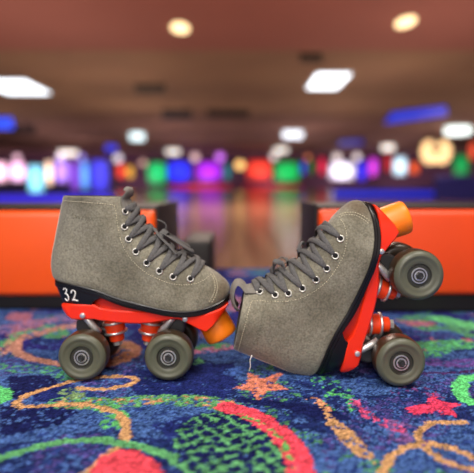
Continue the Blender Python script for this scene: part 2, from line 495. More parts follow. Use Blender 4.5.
def build_skate(loc, rot, variant, label):
    root = empty('roller_skate', loc); root.rotation_euler = (0, -rot, 0)
    tag(root, label, 'roller skate', 'pair of grey suede roller skates')
    boot, bvh = build_boot(root)
    build_upper_details(boot, bvh, variant)
    # sole
    fp = [(p.x, p.y) for p in footprint(96, 2.2)]
    sole = link('sole', slab_from_outline(fp, lambda x: z0(x) + 1.2, lambda x: z0(x) - 6.4 - 1.5 * math.exp(-((x + 8) / 28) ** 2)), M['black'], root, sharp=40)
    # heel block: outline of the back of the sole, tapering a little downwards
    hp = [(p.x, p.y) for p in footprint(120, 1.5)]
    xb = -24
    back = [(x, y) for x, y in hp if x < xb]
    up = sorted([q for q in back if q[1] >= 0], key=lambda q: q[0])
    dn = sorted([q for q in back if q[1] < 0], key=lambda q: -q[0])
    ol = dn + up       # from breast near side round the back to breast far side
    rows = []
    NL = 12
    for i in range(NL + 1):
        t = i / NL
        row = []
        for x, y in ol:
            xr = x
            lim = xb - 17 * (1 - (1 - t) ** 2)          # concave breast
            taper = 1 - .06 * t
            xr = -95 + (x + 95) * (lim + 95) / (xb + 95) + 8.5 * t * (1 - (x + 95) / 71 if x > -95 else 1)
            g = -.4 if i % 2 else 0
            row.append(Vector((xr, (abs(y) * taper + g) * (1 if y >= 0 else -1), (z0(x) - 4) * (1 - t) + 87.5 * t)) * mm)
        rows.append(row)
    heel = link('heel', rings_bm(rows), M['black'], root, sharp=45)
    if variant == 0:
        # hand painted 32 on the side of the heel
        hb = BVHTree.FromBMesh(rings_bm(rows))
        x00 = .1330
        bm = bmesh.new()
        for stroke in ([(84, 130), (92, 117), (106, 116), (114, 130), (108, 148), (98, 158), (116, 163), (130, 184), (128, 206), (116, 216), (102, 207), (96, 198)],
                       [(154, 152), (160, 132), (176, 126), (190, 140), (190, 160), (180, 186), (166, 206), (180, 203), (196, 206), (213, 210)]):
            pts = []
            for q in resample(stroke, 40):
                w = at(50 + q[0] / 7.883, 275 + q[1] / 7.883, .6215)
                h, n, _, _ = hb.ray_cast(Vector((w.x + x00, -.12, w.z)), Vector((0, 1, 0)))
                if h is not None: pts.append(h + Vector((0, -.0003, 0)))
            tube(pts, .00085, 8, bm)
        tag(link('painted_number', bm, M['white'], heel), 'hand-painted white number 32')
    # plate
    S = [(-84, 83, 87, 18), (-81, 79, 87.5, 22), (-76, 74, 87.8, 25), (-70, 69.5, 87.8, 26), (-60, 69, 87.8, 27), (-42, 69.5, 87.8, 27), (-36, 68, 84, 27), (-20, 66, 81, 27), (-2, 64.5, 80, 27), (12, 64, 79.5, 27), (28, 65, 79.2, 28), (40, 67.5, 77, 29), (56, 70.5, 75, 30), (64, 70, 74.6, 31), (76, 64, 75, 32), (88, 57.5, 76, 32), (95, 54.5, 77.6, 31), (103, 61, 79.5, 30), (112, 72, 82.5, 27), (119, 81, 86, 23), (122, 85.5, 88.5, 19)]
    plate = link('plate', stations(S), M['plate'], root, sharp=40)
    web = stations([(-46, 80, 92, 17), (-40, 80, 98, 19), (-30, 78, 96, 21), (-20, 77, 92.2, 22), (-8, 76, 87.5, 23), (6, 76, 83.6, 23), (20, 76, 81.0, 23), (30, 75, 79.4, 23)])
    link('arch_web', web, M['web'], plate, sharp=40)
    for bx, bz, bw in ((-55.5, 74.5, 27), (70, 71.5, 31.6)):
        for s in (-1, 1):
            bm = lathe([(-.002, .0032), (.0012, .0036), (.0022, .0030), (.0026, .0016)], (bx * mm, s * bw * mm, bz * mm), (0, s, 0), 16)
            tag(link('bolt', bm, M['chrome'], plate, sharp=40), 'silver bolt')
    build_truck(root, -1); build_truck(root, 1)
    for x in (-51.45, 51.45):
        for s in (-1, 1): build_wheel(root, x, s)
    a = Vector((.47, 0, -.883)); o = Vector((.1005, 0, .0665))
    bm = lathe([(-.001, .0190), (.002, .0200), (.021, .0207), (.0270, .0204), (.0290, .0192), (.0300, .0168)], o, a, 48)
    tag(link('toe_stop', bm, M['stop'], root, sharp=50), 'bright orange toe stop')
    return root, boot

P0 = at(124.5, 358, .598)
left, lboot = build_skate((-.1330, .650, 0), 0, 0, 'grey suede roller skate standing on its wheels, white 32 on its heel')
ANG = math.radians(80.3)
yr = .578
rw = at(402, 363.6, yr)
rx, rz = rw.x, .0296
# rear wheel centre in local coordinates is (-51.45, 29)
lx, lz = -.05145, .029
ox = rx - (lx * math.cos(ANG) - lz * math.sin(ANG)); oz = rz - (lx * math.sin(ANG) + lz * math.cos(ANG))
right, rboot = build_skate((ox, yr + .052, oz), ANG, 1, 'grey suede roller skate tipped up on its heel and back wheels, toe in the air')
# loose thread hanging from the collar of the tipped skate (placed in that skate's coordinates)
inv = (Matrix.Translation((ox, yr + .052, oz)) @ Matrix.Rotation(-ANG, 4, 'Y')).inverted()
tp = [at(u, v, .605) for u, v in ((252, 355), (250, 360), (250.5, 366), (249, 371))]
bm = tube([inv @ p for p in tp], .00045, 6)
tag(link('loose_thread', bm, M['white'], rboot), 'loose white thread')

# ---------------------------------------------------------------- carpet
def build_carpet():
    rng = np.random.default_rng(3)
    STEP = .002
    xs = np.arange(-.95, .95 + 1e-6, STEP); ys = np.arange(.32, 1.462, STEP)
    X, Y = np.meshgrid(xs, ys); nx, ny = len(xs), len(ys)
    def vnoise(scale, seed, octs=1):
        out = 0; amp = 1; tot = 0
        for o in range(octs):
            r = np.random.default_rng(seed + o * 17); s = scale / 2 ** o
            gx = (X - X.min()) / s; gy = (Y - Y.min()) / s
            G = r.random((int(gy.max()) + 3, int(gx.max()) + 3))
            i, j = gy.astype(int), gx.astype(int); fy, fx = gy - i, gx - j
            fx = fx * fx * (3 - 2 * fx); fy = fy * fy * (3 - 2 * fy)
            v = (G[i, j] * (1 - fx) + G[i, j + 1] * fx) * (1 - fy) + (G[i + 1, j] * (1 - fx) + G[i + 1, j + 1] * fx) * fy
            out = out + amp * v; tot += amp; amp *= .55
        return out / tot
    white = rng.random(X.shape); white2 = rng.random(X.shape)
    tuft = vnoise(.0042, 91)
    wx = X + (vnoise(.008, 5, 2) - .5) * .006 + (white - .5) * .0025
    wy = Y + (vnoise(.008, 25, 2) - .5) * .006 + (white2 - .5) * .0025
    def lin(c): return np.array(s2l(c))
    col = np.empty(X.shape + (3,)); col[:] = lin((72, 104, 162))
    def put(mask, c): col[mask] = lin(c)
    def g(u, v):
        p = on_z(u, v, 0); return p.x, p.y
    def dpoly(P):
        d = np.full(X.shape, 9.0)
        for (ax, ay), (bx, by) in zip(P[:-1], P[1:]):
            vx, vy = bx - ax, by - ay; L = vx * vx + vy * vy + 1e-12
            t = np.clip(((wx - ax) * vx + (wy - ay) * vy) / L, 0, 1)
            d = np.minimum(d, np.hypot(wx - ax - t * vx, wy - ay - t * vy))
        return d
    def stroke(P, w, c, dens=1.0, smooth=5):
        Q = [g(*p) for p in P]
        if smooth and len(Q) > 2: Q = resample(Q, len(Q) * smooth)
        m = dpoly(Q) < w / 2
        if dens < 1: m &= (vnoise(.005, int(w * 1e5) + int(abs(P[0][0])), 1) * .75 + white * .25) < dens
        put(m, c); return m
    def inpoly(P):
        Q = [g(*p) for p in P]; m = np.zeros(X.shape, bool); n = len(Q)
        for i in range(n):
            (x1, y1), (x2, y2) = Q[i], Q[(i + 1) % n]
            cnd = ((y1 > wy) != (y2 > wy)) & (wx < (x2 - x1) * (wy - y1) / (y2 - y1 + 1e-12) + x1)
            m ^= cnd
        return m
    def poly(P, c, dens=1.0, seed=0):
        m = inpoly(P)
        if dens < 1: m &= (vnoise(.006, 300 + seed, 1) * .7 + white * .3) < dens
        put(m, c); return m
    def ell(u, v, ru, rv, c, dens=1.0, seed=0):
        P = [(u + ru * math.cos(t), v + rv * math.sin(t)) for t in np.linspace(0, 2 * math.pi, 28)[:-1]]
        return poly(P, c, dens, seed)
    # large soft regions of navy, lilac and speckle all over
    n1 = vnoise(.11, 11, 2); n2 = vnoise(.09, 41, 2); n3 = vnoise(.07, 61, 2); sp = vnoise(.0055, 71) * .7 + white * .3
    put((n1 > .56) & (sp < .66), (32, 42, 92))
    put((n2 > .63) & (sp < .48), (84, 74, 140))
    put((n3 > .70) & (sp < .4), (84, 150, 100))
    put((white2 > .80), (32, 50, 104))
    put((vnoise(.0045, 133) > .74), (42, 62, 120))
    far = Y > .72
    m4 = vnoise(.06, 83, 2); m5 = vnoise(.05, 87, 2)
    put(far & (m4 > .60) & (sp < .7), (84, 148, 104))
    put(far & (m5 > .62) & (sp < .7), (164, 106, 124))
    put(far & (vnoise(.07, 97, 2) > .58) & (sp < .75), (44, 42, 112))
    # navy fields
    NV = (26, 32, 80); NV2 = (34, 44, 104)
    poly([(8, 376), (50, 374), (62, 384), (40, 389), (18, 400), (10, 396)], NV, .78, 1)
    poly([(0, 404), (20, 406), (60, 404), (78, 410), (60, 424), (20, 432), (0, 436)], NV, .74, 2)
    poly([(30, 392), (70, 382), (80, 390), (60, 401), (34, 400)], NV2, .9, 3)
    poly([(125, 372), (180, 366), (235, 362), (236, 384), (225, 398), (180, 396), (135, 394)], NV2, .78, 4)
    poly([(236, 396), (290, 402), (330, 405), (352, 420), (320, 418), (285, 408), (240, 401)], NV, .9, 5)
    poly([(150, 424), (215, 410), (236, 412), (200, 420), (168, 436)], NV2, .7, 6)
    # band of peach and green mottle
    band = [(60, 402), (110, 402), (160, 399), (200, 400), (230, 406)]
    stroke(band, .030, (96, 160, 104), .62); stroke(band, .024, (190, 142, 104), .40)
    stroke([(100, 404), (118, 414), (112, 424)], .022, (92, 176, 104), .6)
    ell(73, 393, 13, 7, (128, 160, 110), .55, 7)
    # large peach loop behind the standing skate
    PE = (190, 138, 120)
    stroke([(-6, 354), (12, 341), (42, 331), (74, 325), (110, 322)], .030, PE, .68)
    stroke([(18, 340), (16, 349), (26, 356), (42, 360), (60, 363.5), (84, 366), (112, 363), (132, 355), (136, 347), (124, 341)], .015, PE)
    poly([(100, 352), (128, 340), (140, 346), (130, 360), (108, 368)], (186, 140, 112), .6, 8)
    stroke([(0, 366), (26, 368), (56, 371), (70, 376)], .026, (84, 158, 112), .5)
    stroke([(0, 330), (30, 322), (70, 317)], .05, (150, 118, 160), .5)
    stroke([(0, 345), (20, 333), (48, 326)], .02, (90, 170, 112), .55)
    ell(0, 394, 12, 9, (92, 190, 110), .93, 9)
    # tan swirl
    TAN = (200, 154, 106)
    stroke([(78, 387), (100, 388.6), (124, 385), (135, 380), (128, 376), (104, 376), (70, 381), (42.5, 389), (23, 396), (16.5, 402), (23, 406), (42.5, 405), (70, 403), (97, 405), (116, 412), (126, 423.5), (126, 435), (116, 447), (100, 460), (80, 478)], .0085, TAN)
    # coral circle with green arc at the bottom left
    ell(126, 484, 40, 36, (228, 78, 92), .95, 10)
    stroke([(-5, 459), (0, 457.5), (30, 447.5), (65, 441), (95, 439), (125, 442.5), (155, 450), (180, 462), (196, 478)], .0105, (96, 166, 108), .95)
    # navy disc with green lattice inside a coral arc
    disc = [(172, 440), (180, 424), (205, 412), (230, 411), (256, 418), (276, 432), (288, 450), (293, 478), (205, 478), (180, 462)]
    md = inpoly(disc); md &= sp < .93; put(md, NV)
    a = .6; px_, py_ = wx * math.cos(a) + wy * math.sin(a), -wx * math.sin(a) + wy * math.cos(a)
    lat = (np.abs((px_ / .0135) % 1 - .5) < .16) | (np.abs((py_ / .0135) % 1 - .5) < .16)
    put(md & lat & (sp < .62), (96, 166, 108))
    stroke([(226, 406), (252, 414), (278, 431), (296, 452), (304, 480)], .024, (232, 76, 94), .97)
    stroke([(240, 413), (262, 423), (282, 440), (294, 466)], .006, (110, 180, 100), .5)
    # peach star
    poly([(249, 371), (262, 378), (283, 371), (275, 382), (288, 389), (268, 389.5), (258, 400), (251, 389.5), (231, 387.5), (248, 381)], (222, 134, 108), .68, 12)
    # tan leaf
    leaf = [(318, 400), (330, 414), (350, 428), (365, 443), (377, 462), (356, 453), (338, 438), (326, 420)]
    poly(leaf, TAN, .72, 13)
    stroke([(312, 398), (322, 402), (328, 410)], .01, (214, 150, 110), .6)
    # tan rings lower right
    stroke([(380, 480), (387, 461), (398, 450), (416, 444), (434.5, 443), (456, 448), (480, 460)], .0085, TAN)
    stroke([(466, 421.5), (442, 421), (427, 424.5), (420, 432), (422, 440), (431, 450), (446, 461), (480, 470)], .0075, TAN)
    # crimson star and pink dashes
    poly([(406, 407), (427, 402), (433, 390.5), (439, 399), (462, 403.5), (452, 408), (460, 417), (436, 410.5), (414, 413)], (222, 66, 100), .86, 14)
    stroke([(356, 401), (360, 409), (368, 415), (384, 421), (398, 428)], .016, (214, 84, 128), .5)
    stroke([(396, 390), (420, 388), (436, 396)], .016, (120, 70, 130), .45)
    stroke([(325, 380), (336, 392), (342, 404)], .035, (92, 186, 110), .36)
    # greens and purples on the right
    stroke([(478, 376), (464, 378), (460, 388), (464, 398), (478, 402)], .018, (98, 204, 122), .97)
    stroke([(425, 352), (440, 346), (458, 343), (480, 346)], .045, (94, 186, 118), .58)
    stroke([(440, 318), (456, 322), (480, 326)], .04, (104, 196, 126), .8)
    stroke([(410, 360), (440, 362), (478, 362)], .03, (104, 78, 150), .6)
    stroke([(420, 372), (450, 372), (478, 369)], .006, (70, 40, 90), .9)
    stroke([(376, 330), (388, 336), (396, 334)], .03, (106, 190, 120), .6)
    stroke([(395, 425), (400, 435), (410, 440)], .03, (130, 92, 150), .45)
    # under the toe stop
    stroke([(186, 352), (204, 350), (232, 346)], .022, (184, 116, 150), .55)
    poly([(194, 364), (198, 357), (206, 362)], (110, 190, 140), 1)
    stroke([(232, 372), (256, 362), (282, 362)], .02, (70, 104, 176), .7)
    # every tuft a little lighter or darker
    shade = .52 + .56 * tuft + .8 * (white - .5)
    col *= np.clip(shade, .3, 1.5)[..., None]
    z = -.0021 + .0020 * (tuft * .6 + white2 * .4)
    # mesh
    nv = nx * ny
    co = np.empty((nv + 12, 3)); co[:nv, 0] = X.ravel(); co[:nv, 1] = Y.ravel(); co[:nv, 2] = z.ravel()
    idx = np.arange(nv).reshape(ny, nx)
    q = np.stack([idx[:-1, :-1], idx[:-1, 1:], idx[1:, 1:], idx[1:, :-1]], -1).reshape(-1, 4)
    x0, x1, y0, y1 = xs[0], xs[-1], ys[0], ys[-1]
    zz = -.0012
    ex = [(-2.5, -1.5), (2.5, -1.5), (2.5, y0), (-2.5, y0), (-2.5, y1), (x0, y1), (x0, y0), (x1, y0), (x1, y1), (2.5, y1), (x0, -1.5), (x1, -1.5)]
    for i, (a_, b_) in enumerate(ex): co[nv + i] = (a_, b_, zz)
    extra = np.array([[0, 1, 2, 3], [3, 6, 5, 4], [7, 2, 9, 8]]) + nv
    q = np.concatenate([q, extra])
    me = bpy.data.meshes.new('floor')
    me.vertices.add(len(co)); me.vertices.foreach_set('co', co.ravel())
    me.loops.add(q.size); me.loops.foreach_set('vertex_index', q.ravel().astype(np.int32))
    me.polygons.add(len(q)); me.polygons.foreach_set('loop_start', np.arange(0, q.size, 4, dtype=np.int32))
    me.update(calc_edges=True)
    at_ = me.color_attributes.new('pattern', 'FLOAT_COLOR', 'POINT')
    rgba = np.ones((len(co), 4)); rgba[:nv, :3] = col.reshape(-1, 3); rgba[nv:, :3] = lin((54, 76, 130))
    at_.data.foreach_set('color', rgba.ravel())
    m, nt, b = new_mat('patterned_carpet')
    an = nt.nodes.new('ShaderNodeAttribute'); an.attribute_name = 'pattern'
    tc = nt.nodes.new('ShaderNodeTexCoord'); no = nt.nodes.new('ShaderNodeTexNoise'); no.inputs['Scale'].default_value = 620
    nt.links.new(tc.outputs['Object'], no.inputs['Vector'])
    mr = nt.nodes.new('ShaderNodeMapRange'); mr.inputs['From Min'].default_value = .3; mr.inputs['From Max'].default_value = .7; mr.inputs['To Min'].default_value = .55; mr.inputs['To Max'].default_value = 1.45
    nt.links.new(no.outputs['Fac'], mr.inputs['Value'])
    mx = nt.nodes.new('ShaderNodeVectorMath'); mx.operation = 'SCALE'
    nt.links.new(an.outputs['Color'], mx.inputs[0]); nt.links.new(mr.outputs['Result'], mx.inputs['Scale'])
    nt.links.new(mx.outputs['Vector'], b.inputs['Base Color'])
    b.inputs['Roughness'].default_value = 1; b.inputs['Specular IOR Level'].default_value = .05
    me.materials.append(m)
    o = bpy.data.objects.new('floor', me); C.objects.link(o)
    tag(o, 'blue carpet with coral, green and tan swirls and stars', kind='structure')
build_carpet()

# ---------------------------------------------------------------- the hall
CEIL = 3.0; FAR = 42.0
def wood_mat():
    m, nt, b = new_mat('polished_lane_wood')
    N = nt.nodes.new; L = nt.links.new
    tc = N('ShaderNodeTexCoord'); mp = N('ShaderNodeMapping'); mp.inputs['Scale'].default_value = (9, .35, 1)
    L(tc.outputs['Object'], mp.inputs['Vector'])
    n = N('ShaderNodeTexNoise'); n.inputs['Scale'].default_value = 2; n.inputs['Detail'].default_value = 3; L(mp.outputs['Vector'], n.inputs['Vector'])
    r = N('ShaderNodeValToRGB'); e = r.color_ramp.elements
    e[0].position = .3; e[0].color = (*s2l((112, 80, 60)), 1); e[1].position = .7; e[1].color = (*s2l((164, 124, 96)), 1)
    L(n.outputs['Fac'], r.inputs['Fac']); L(r.outputs['Color'], b.inputs['Base Color'])
    b.inputs['Roughness'].default_value = .16
    return m
bm = bmesh.new(); box(bm, -28, 28, 1.462, FAR + .2, -.1, -.002)
tag(link('floor.001', bm, wood_mat(), smooth=False), 'polished wooden bowling lanes reflecting the coloured lights', kind='structure')
def ceil_mat():
    m, nt, b = new_mat('brown_ceiling')
    N = nt.nodes.new; L = nt.links.new
    tc = N('ShaderNodeTexCoord'); n = N('ShaderNodeTexNoise'); n.inputs['Scale'].default_value = .35; L(tc.outputs['Object'], n.inputs['Vector'])
    r = N('ShaderNodeValToRGB'); e = r.color_ramp.elements
    e[0].position = .3; e[0].color = (*s2l((140, 108, 92)), 1); e[1].position = .7; e[1].color = (*s2l((160, 126, 104)), 1)
    L(n.outputs['Fac'], r.inputs['Fac']); L(r.outputs['Color'], b.inputs['Base Color']); b.inputs['Roughness'].default_value = .9
    return m
ystep = on_z(237, 44, CEIL).y
bm = bmesh.new(); box(bm, -28, 28, ystep, FAR + .2, CEIL, CEIL + .1)
tag(link('ceiling', bm, ceil_mat(), smooth=False), 'brown ceiling over the lanes', kind='structure')
bm = bmesh.new(); box(bm, -28, 28, -2, ystep, CEIL - .12, CEIL + .1)
tag(link('ceiling.001', bm, plain('reddish_ceiling', (160, 102, 96), .9, noise=.06, scale=.4), smooth=False), 'lower reddish ceiling nearer the seats', kind='structure')
bm = bmesh.new(); box(bm, -28, 28, FAR, FAR + .2, 0, CEIL)
tag(link('wall_far', bm, plain('dark_plum_wall', (92, 64, 86), .8, noise=.2, scale=.5), smooth=False), 'dark far wall behind the lanes', kind='structure')

# benches
orange = plain('orange_vinyl', (228, 70, 14), .42, noise=.05, scale=6)
orange2 = plain('orange_vinyl_left', (236, 84, 14), .42, noise=.05, scale=6)
dark = plain('dark_brown_laminate', (20, 13, 11), .6)
blk = plain('black_base', (14, 12, 14), .6)
BD = {1: .32, -1: .226}
def bench(px0, px1, Y, vb, vm, vt, dark_w, dark_side, label, mat):
    x0, x1 = at(px0, 250, Y).x, at(px1, 250, Y).x
    zb, zm, zt = 0, at(237, vm, Y).z, at(237, vt, Y).z
    root = empty('bench', ((x0 + x1) / 2, Y + .15, 0)); tag(root, label, 'bench', 'orange benches beside the lanes')
    o = root.location; D = BD[dark_side]
    def part(name, a, b_, c, d, e, f, m, bv=.006):
        bm = bmesh.new(); box(bm, a - o.x, b_ - o.x, c - o.y, d - o.y, e, f)
        return bevel(link(name, bm, m, root), bv)
    part('base', x0 + .01, x1 - .01, Y + .022, Y + D - .02, 0, zm, blk, .003)
    n = max(2, round((x1 - x0) / .45)); 
    part('cushion', x0, x1, Y, Y + D - .01, zm, zt, mat, .012)
    part('top_rail', x0 - .004, x1 + .004, Y + .03, Y + D, zt, zt + .006, dark, .003)
    if dark_side > 0: part('end_panel', x1, x1 + dark_w, Y + .004, Y + D, 0, zt + .010, dark, .002)
    else: part('end_panel', x0 - dark_w, x0, Y + .004, Y + D, 0, zt + .010, dark, .002)
bench(-140, 156, .946, 312, 297, 211, .005, 1, 'low orange bench on black base at left, behind the standing skate', orange2)
bench(318, 640, .924, 315, 296, 210, .005, -1, 'low orange bench on black base at right, behind the tipped-up skate', orange)
# low dark box next to the left bench
p0, p1 = at(182, 262, 1.16), at(211, 262, 1.16)
bm = bmesh.new(); box(bm, p0.x, p1.x, 1.16, 1.40, 0, at(237, 241, 1.16).z)
o = bevel(link('storage_box', bm, dark), .008); 
tag(o, 'low dark brown box on carpet behind the standing skate toe', 'box')

# coloured panels on the far wall
FY = FAR - .06
def panel(name, u, v, w, h, rgb, st, label, cat, group=None, Y=None, rot=0):
    Y = Y or FY
    c = at(u, v, Y); k = Y / F_PX
    W, H = w * k, h * k
    root = empty(name, (c.x, Y, c.z)); tag(root, label, cat, group)
    bm = bmesh.new(); box(bm, -W / 2, W / 2, -.02, .01, -H / 2, H / 2)
    f = link('panel', bm, glow(name + '_glow', rgb, st, True), root); bevel(f, min(W, H) * .3, 4)
    t = .008
    bm = bmesh.new(); box(bm, -W / 2 - t, W / 2 + t, .01, .055, -H / 2 - t, H / 2 + t)
    link('backing', bm, blk, root, smooth=False)
    if rot: root.rotation_euler = (0, rot, 0)
    return root
G1 = 'coloured screens over the lanes'
for u, v, w, h, rgb, st, d in [
    (121, 171, 8, 14, (240, 70, 50), 1.1, 'small red-orange screen, first to the right of the standing boot collar'),
    (130, 172, 7, 12, (230, 180, 60), .9, 'small amber screen between the red-orange and green ones'),
    (157, 173, 19, 21, (30, 200, 110), 1.0, 'green screen left of the bright blue screen'),
    (179, 171.5, 23, 20, (40, 50, 255), 1.3, 'bright blue screen between green and purple ones'),
    (209, 171.5, 25, 19, (170, 40, 240), 1.1, 'violet screen right of the blue one'),
    (227, 172, 6, 16, (40, 140, 150), .7, 'narrow teal screen beside the violet one'),
    (259, 170, 24, 19, (250, 70, 50), 1.0, 'red-orange screen left of the middle green one'),
    (287, 172, 25, 20, (20, 190, 90), .9, 'green screen above the gap between the skates'),
    (303, 168, 5, 12, (50, 60, 220), .9, 'narrow blue screen right of the middle green one'),
    (311, 167, 6, 13, (60, 120, 50), .6, 'narrow dim green screen left of the pink one'),
    (322, 166, 6, 16, (235, 40, 80), .9, 'narrow crimson screen left of the wide white one'),
    (342, 171, 25, 17, (235, 235, 255), 2.2, 'wide white screen, brightest above the tipped-up toe'),
    (362, 171, 9, 20, (60, 50, 240), 1.1, 'narrow blue-violet screen right of the wide white one'),
    (373, 167, 8, 18, (220, 70, 240), 1.1, 'narrow magenta screen right of the blue-violet one'),
    (388, 163, 7, 16, (190, 40, 50), .8, 'narrow dark red screen left of the pale cyan one'),
    (400, 166, 13, 18, (200, 240, 255), 1.7, 'pale cyan screen left of the cream sign'),
    (414, 168, 9, 11, (240, 100, 50), .9, 'small orange screen below the left of the cream sign'),
    (461, 165, 15, 20, (20, 160, 80), .8, 'green screen right of the cream sign'),
]:
    panel('lane_screen', u, v, w, h, rgb, st, d, 'screen', G1)  # lit bowling lane screens on the far wall
for u, w, rgb, d in ((200, 62, (210, 30, 60), 'long red light strip at foot of far wall, left one'), (272, 60, (180, 25, 45), 'long red light strip at foot of far wall, right one')):
    panel('red_light_strip', u, 187, w, 3.5, rgb, .6, d, 'light strip', 'red strips along the lanes')  # red light strips along the wall foot
# round lamps on the far wall
def disc_lamp(u, v, d, rgb, st, label, Y=None, h=1.0):
    Y = Y or FY; k = Y / F_PX; c = at(u, v, Y)
    root = empty('globe_lamp', (c.x, Y, c.z)); tag(root, label, 'lamp', 'round lamps on the far wall')
    bm = lathe([(-.05, d * k * .3), (-.03, d * k * .45), (0, d * k * .5), (.02, d * k * .5)], (0, 0, 0), (0, 1, 0), 32)
    link('globe', bm, glow('globe_glow', rgb, st), root)
    bm = lathe([(.02, d * k * .52), (.055, d * k * .52)], (0, 0, 0), (0, 1, 0), 32); link('mount', bm, blk, root)
disc_lamp(240, 165, 9, (255, 205, 120), 1.6, 'round amber lamp left of the red-orange screen')
disc_lamp(220, 157, 8, (210, 120, 250), 1.3, 'round lilac lamp above the violet screen')
disc_lamp(195, 157.2, 7.5, (225, 190, 190), 1.3, 'round pale pink lamp above the blue screen')
disc_lamp(118, 158.5, 8, (220, 215, 225), 1.3, 'round white lamp above the red-orange screen')
disc_lamp(143, 163, 6, (230, 190, 170), .9, 'round faint peach lamp left of the green screen')
disc_lamp(274, 156.8, 7, (225, 215, 210), 1.2, 'round white lamp above the red-orange screen in the middle')
disc_lamp(308, 157.5, 5, (240, 140, 90), .8, 'round small orange lamp above the narrow blue screen')
disc_lamp(337, 157.5, 8, (230, 220, 215), 1.2, 'round white lamp above the wide white screen')
disc_lamp(357, 157, 7, (230, 220, 220), 1.3, 'round white lamp above the blue-violet screen')
disc_lamp(17, 158, 7, (245, 200, 220), 1.2, 'round pink lamp above the second glowing cabinet from the left')
disc_lamp(60, 158, 7, (225, 205, 240), 1.2, 'round pale lilac lamp above the lavender cabinet')
disc_lamp(82, 158, 6, (150, 140, 250), 1.1, 'round periwinkle lamp above the sky-blue cabinet')
# cream heart-like sign hanging from the ceiling
SY = 27.0
c = at(473, 151, SY); k = SY / F_PX
root = empty('hanging_sign', (c.x, SY, c.z)); tag(root, 'coral glowing sign hanging at the right edge beside the cream heart-shaped one', 'sign')
bm = bmesh.new(); box(bm, -4 * k, 4 * k, -.03, .02, -9 * k, 9 * k); bevel(link('lit_face', bm, glow('coral_glow', (240, 90, 60), .9, True), root), .08, 3)
bm = bmesh.new(); box(bm, -4.1 * k, 4.1 * k, .02, .055, -9.1 * k, 9.1 * k); link('backing', bm, blk, root, smooth=False)
bm = bmesh.new(); box(bm, -.015, .015, .025, .05, 9 * k, CEIL - c.z); link('hanger_rod', bm, blk, root, smooth=False)
c = at(436, 152, SY)
root = empty('hanging_sign', (c.x, SY, c.z)); tag(root, 'cream heart-shaped glowing sign hanging over the lanes at right', 'sign')
for sx in (-8, 8):
    bm = bmesh.new(); box(bm, sx * k - .015, sx * k + .015, .025, .05, 10 * k, CEIL - c.z); link('hanger_rod', bm, blk, root, smooth=False)
bm = bmesh.new()
pts = [(0, -12), (-9, -13), (-15, -8), (-17, 0), (-15, 8), (-10, 13), (-5, 12), (-1.5, 7), (0, 3), (1.5, 7), (5, 12), (10, 13), (15, 8), (17, 0), (15, -8), (9, -13)]
prism_xz([(x * k * .9, z * k * .9) for x, z in pts], -.03, .02, bm)
link('lit_face', bm, glow('cream_glow', (255, 214, 150), 1.35), root, smooth=False)
bm = prism_xz([(x * k * .92, z * k * .92) for x, z in pts], .02, .055); link('backing', bm, blk, root, smooth=False)
bm = bmesh.new(); box(bm, -.9 * k, 1.2 * k, -.06, -.03, -2 * k, 9 * k); 
prism_xz([(-7 * k, 4 * k), (-5.5 * k, 6.5 * k), (.5 * k, 1.5 * k), (6 * k, 4.5 * k), (7 * k, 2 * k), (0, -2 * k)], -.06, -.03, bm)
tag(link('dark_mark', bm, dark, root, smooth=False), 'dark mark in the middle of the sign')

# ceiling lights
def ceil_light(u, v, w, h, rgb, st, label, rnd):
    # w: width in pixels; h: height in pixels -> real extent on the ceiling plane
    near = on_z(u, v, CEIL).y < ystep
    z = CEIL - .12 if near else CEIL
    p = on_z(u, v, z); a, b_ = on_z(u, v - h / 2, z), on_z(u, v + h / 2, z)
    W = w * p.y / F_PX; D = abs(b_.y - a.y)
    yc = (a.y + b_.y) / 2
    drop = .025
    if rnd and v > 100: drop = h * .8 * p.y / F_PX; D = W; yc = p.y
    root = empty('ceiling_light', (p.x, yc, z)); tag(root, label, 'ceiling light', 'lit ceiling lights')
    bm = bmesh.new(); m = glow('lamp_glow', rgb, st)
    def slab(s, z0_, z1_):
        bm = bmesh.new()
        if rnd:
            r = [[Vector((W / 2 * s * math.cos(t), D / 2 * s * math.sin(t), zz)) for t in np.linspace(0, 2 * math.pi, 33)[:-1]] for zz in (z0_, z1_)]
            rings_bm(r, True, True, bm)
        else: box(bm, -W / 2 * s, W / 2 * s, -D / 2 * s, D / 2 * s, z0_, z1_)
        return bm
    link('frame', slab(1.08, -.02, 0), plain('light_frame', (150, 140, 130), .5), root, smooth=False)
    link('diffuser', slab(1, -.02 - drop, -.02), m, root, smooth=False)
WARM, COOL, NEU = (255, 226, 170), (235, 245, 255), (250, 242, 232)
ceil_light(180, 26, 17, 10, WARM, 2.2, 'round warm downlight on the near reddish ceiling, left one', True)
ceil_light(406, 20, 17, 11, WARM, 2.2, 'round warm downlight on the near reddish ceiling, right one', True)
ceil_light(15, 86, 44, 13, COOL, 3.0, 'large white ceiling light panel at the left edge', False)
ceil_light(328, 80, 31, 15, COOL, 3.0, 'large white ceiling light panel above the tipped-up skate', False)
ceil_light(137, 133, 14, 8, (215, 240, 245), 2.0, 'small pale cyan ceiling light above the standing boot', True)
ceil_light(68, 151, 18, 5, NEU, 1.8, 'small oval white ceiling light at far left', True)
ceil_light(173, 149.5, 13, 5, NEU, 1.6, 'small white ceiling light above the blue screen', True)
ceil_light(287.5, 131, 9, 8, COOL, 2.0, 'left light of the white pair over the middle', True)
ceil_light(298, 131, 9, 8, COOL, 2.0, 'right light of the white pair over the middle', True)
ceil_light(281, 148, 13, 5, NEU, 1.6, 'small white ceiling light just below the white pair', True)
ceil_light(388, 145, 12, 6, NEU, 1.7, 'small white ceiling light left of the cream sign', True)
ceil_light(458, 127, 24, 8, (240, 255, 250), 2.2, 'oval white ceiling light above the cream sign', True)
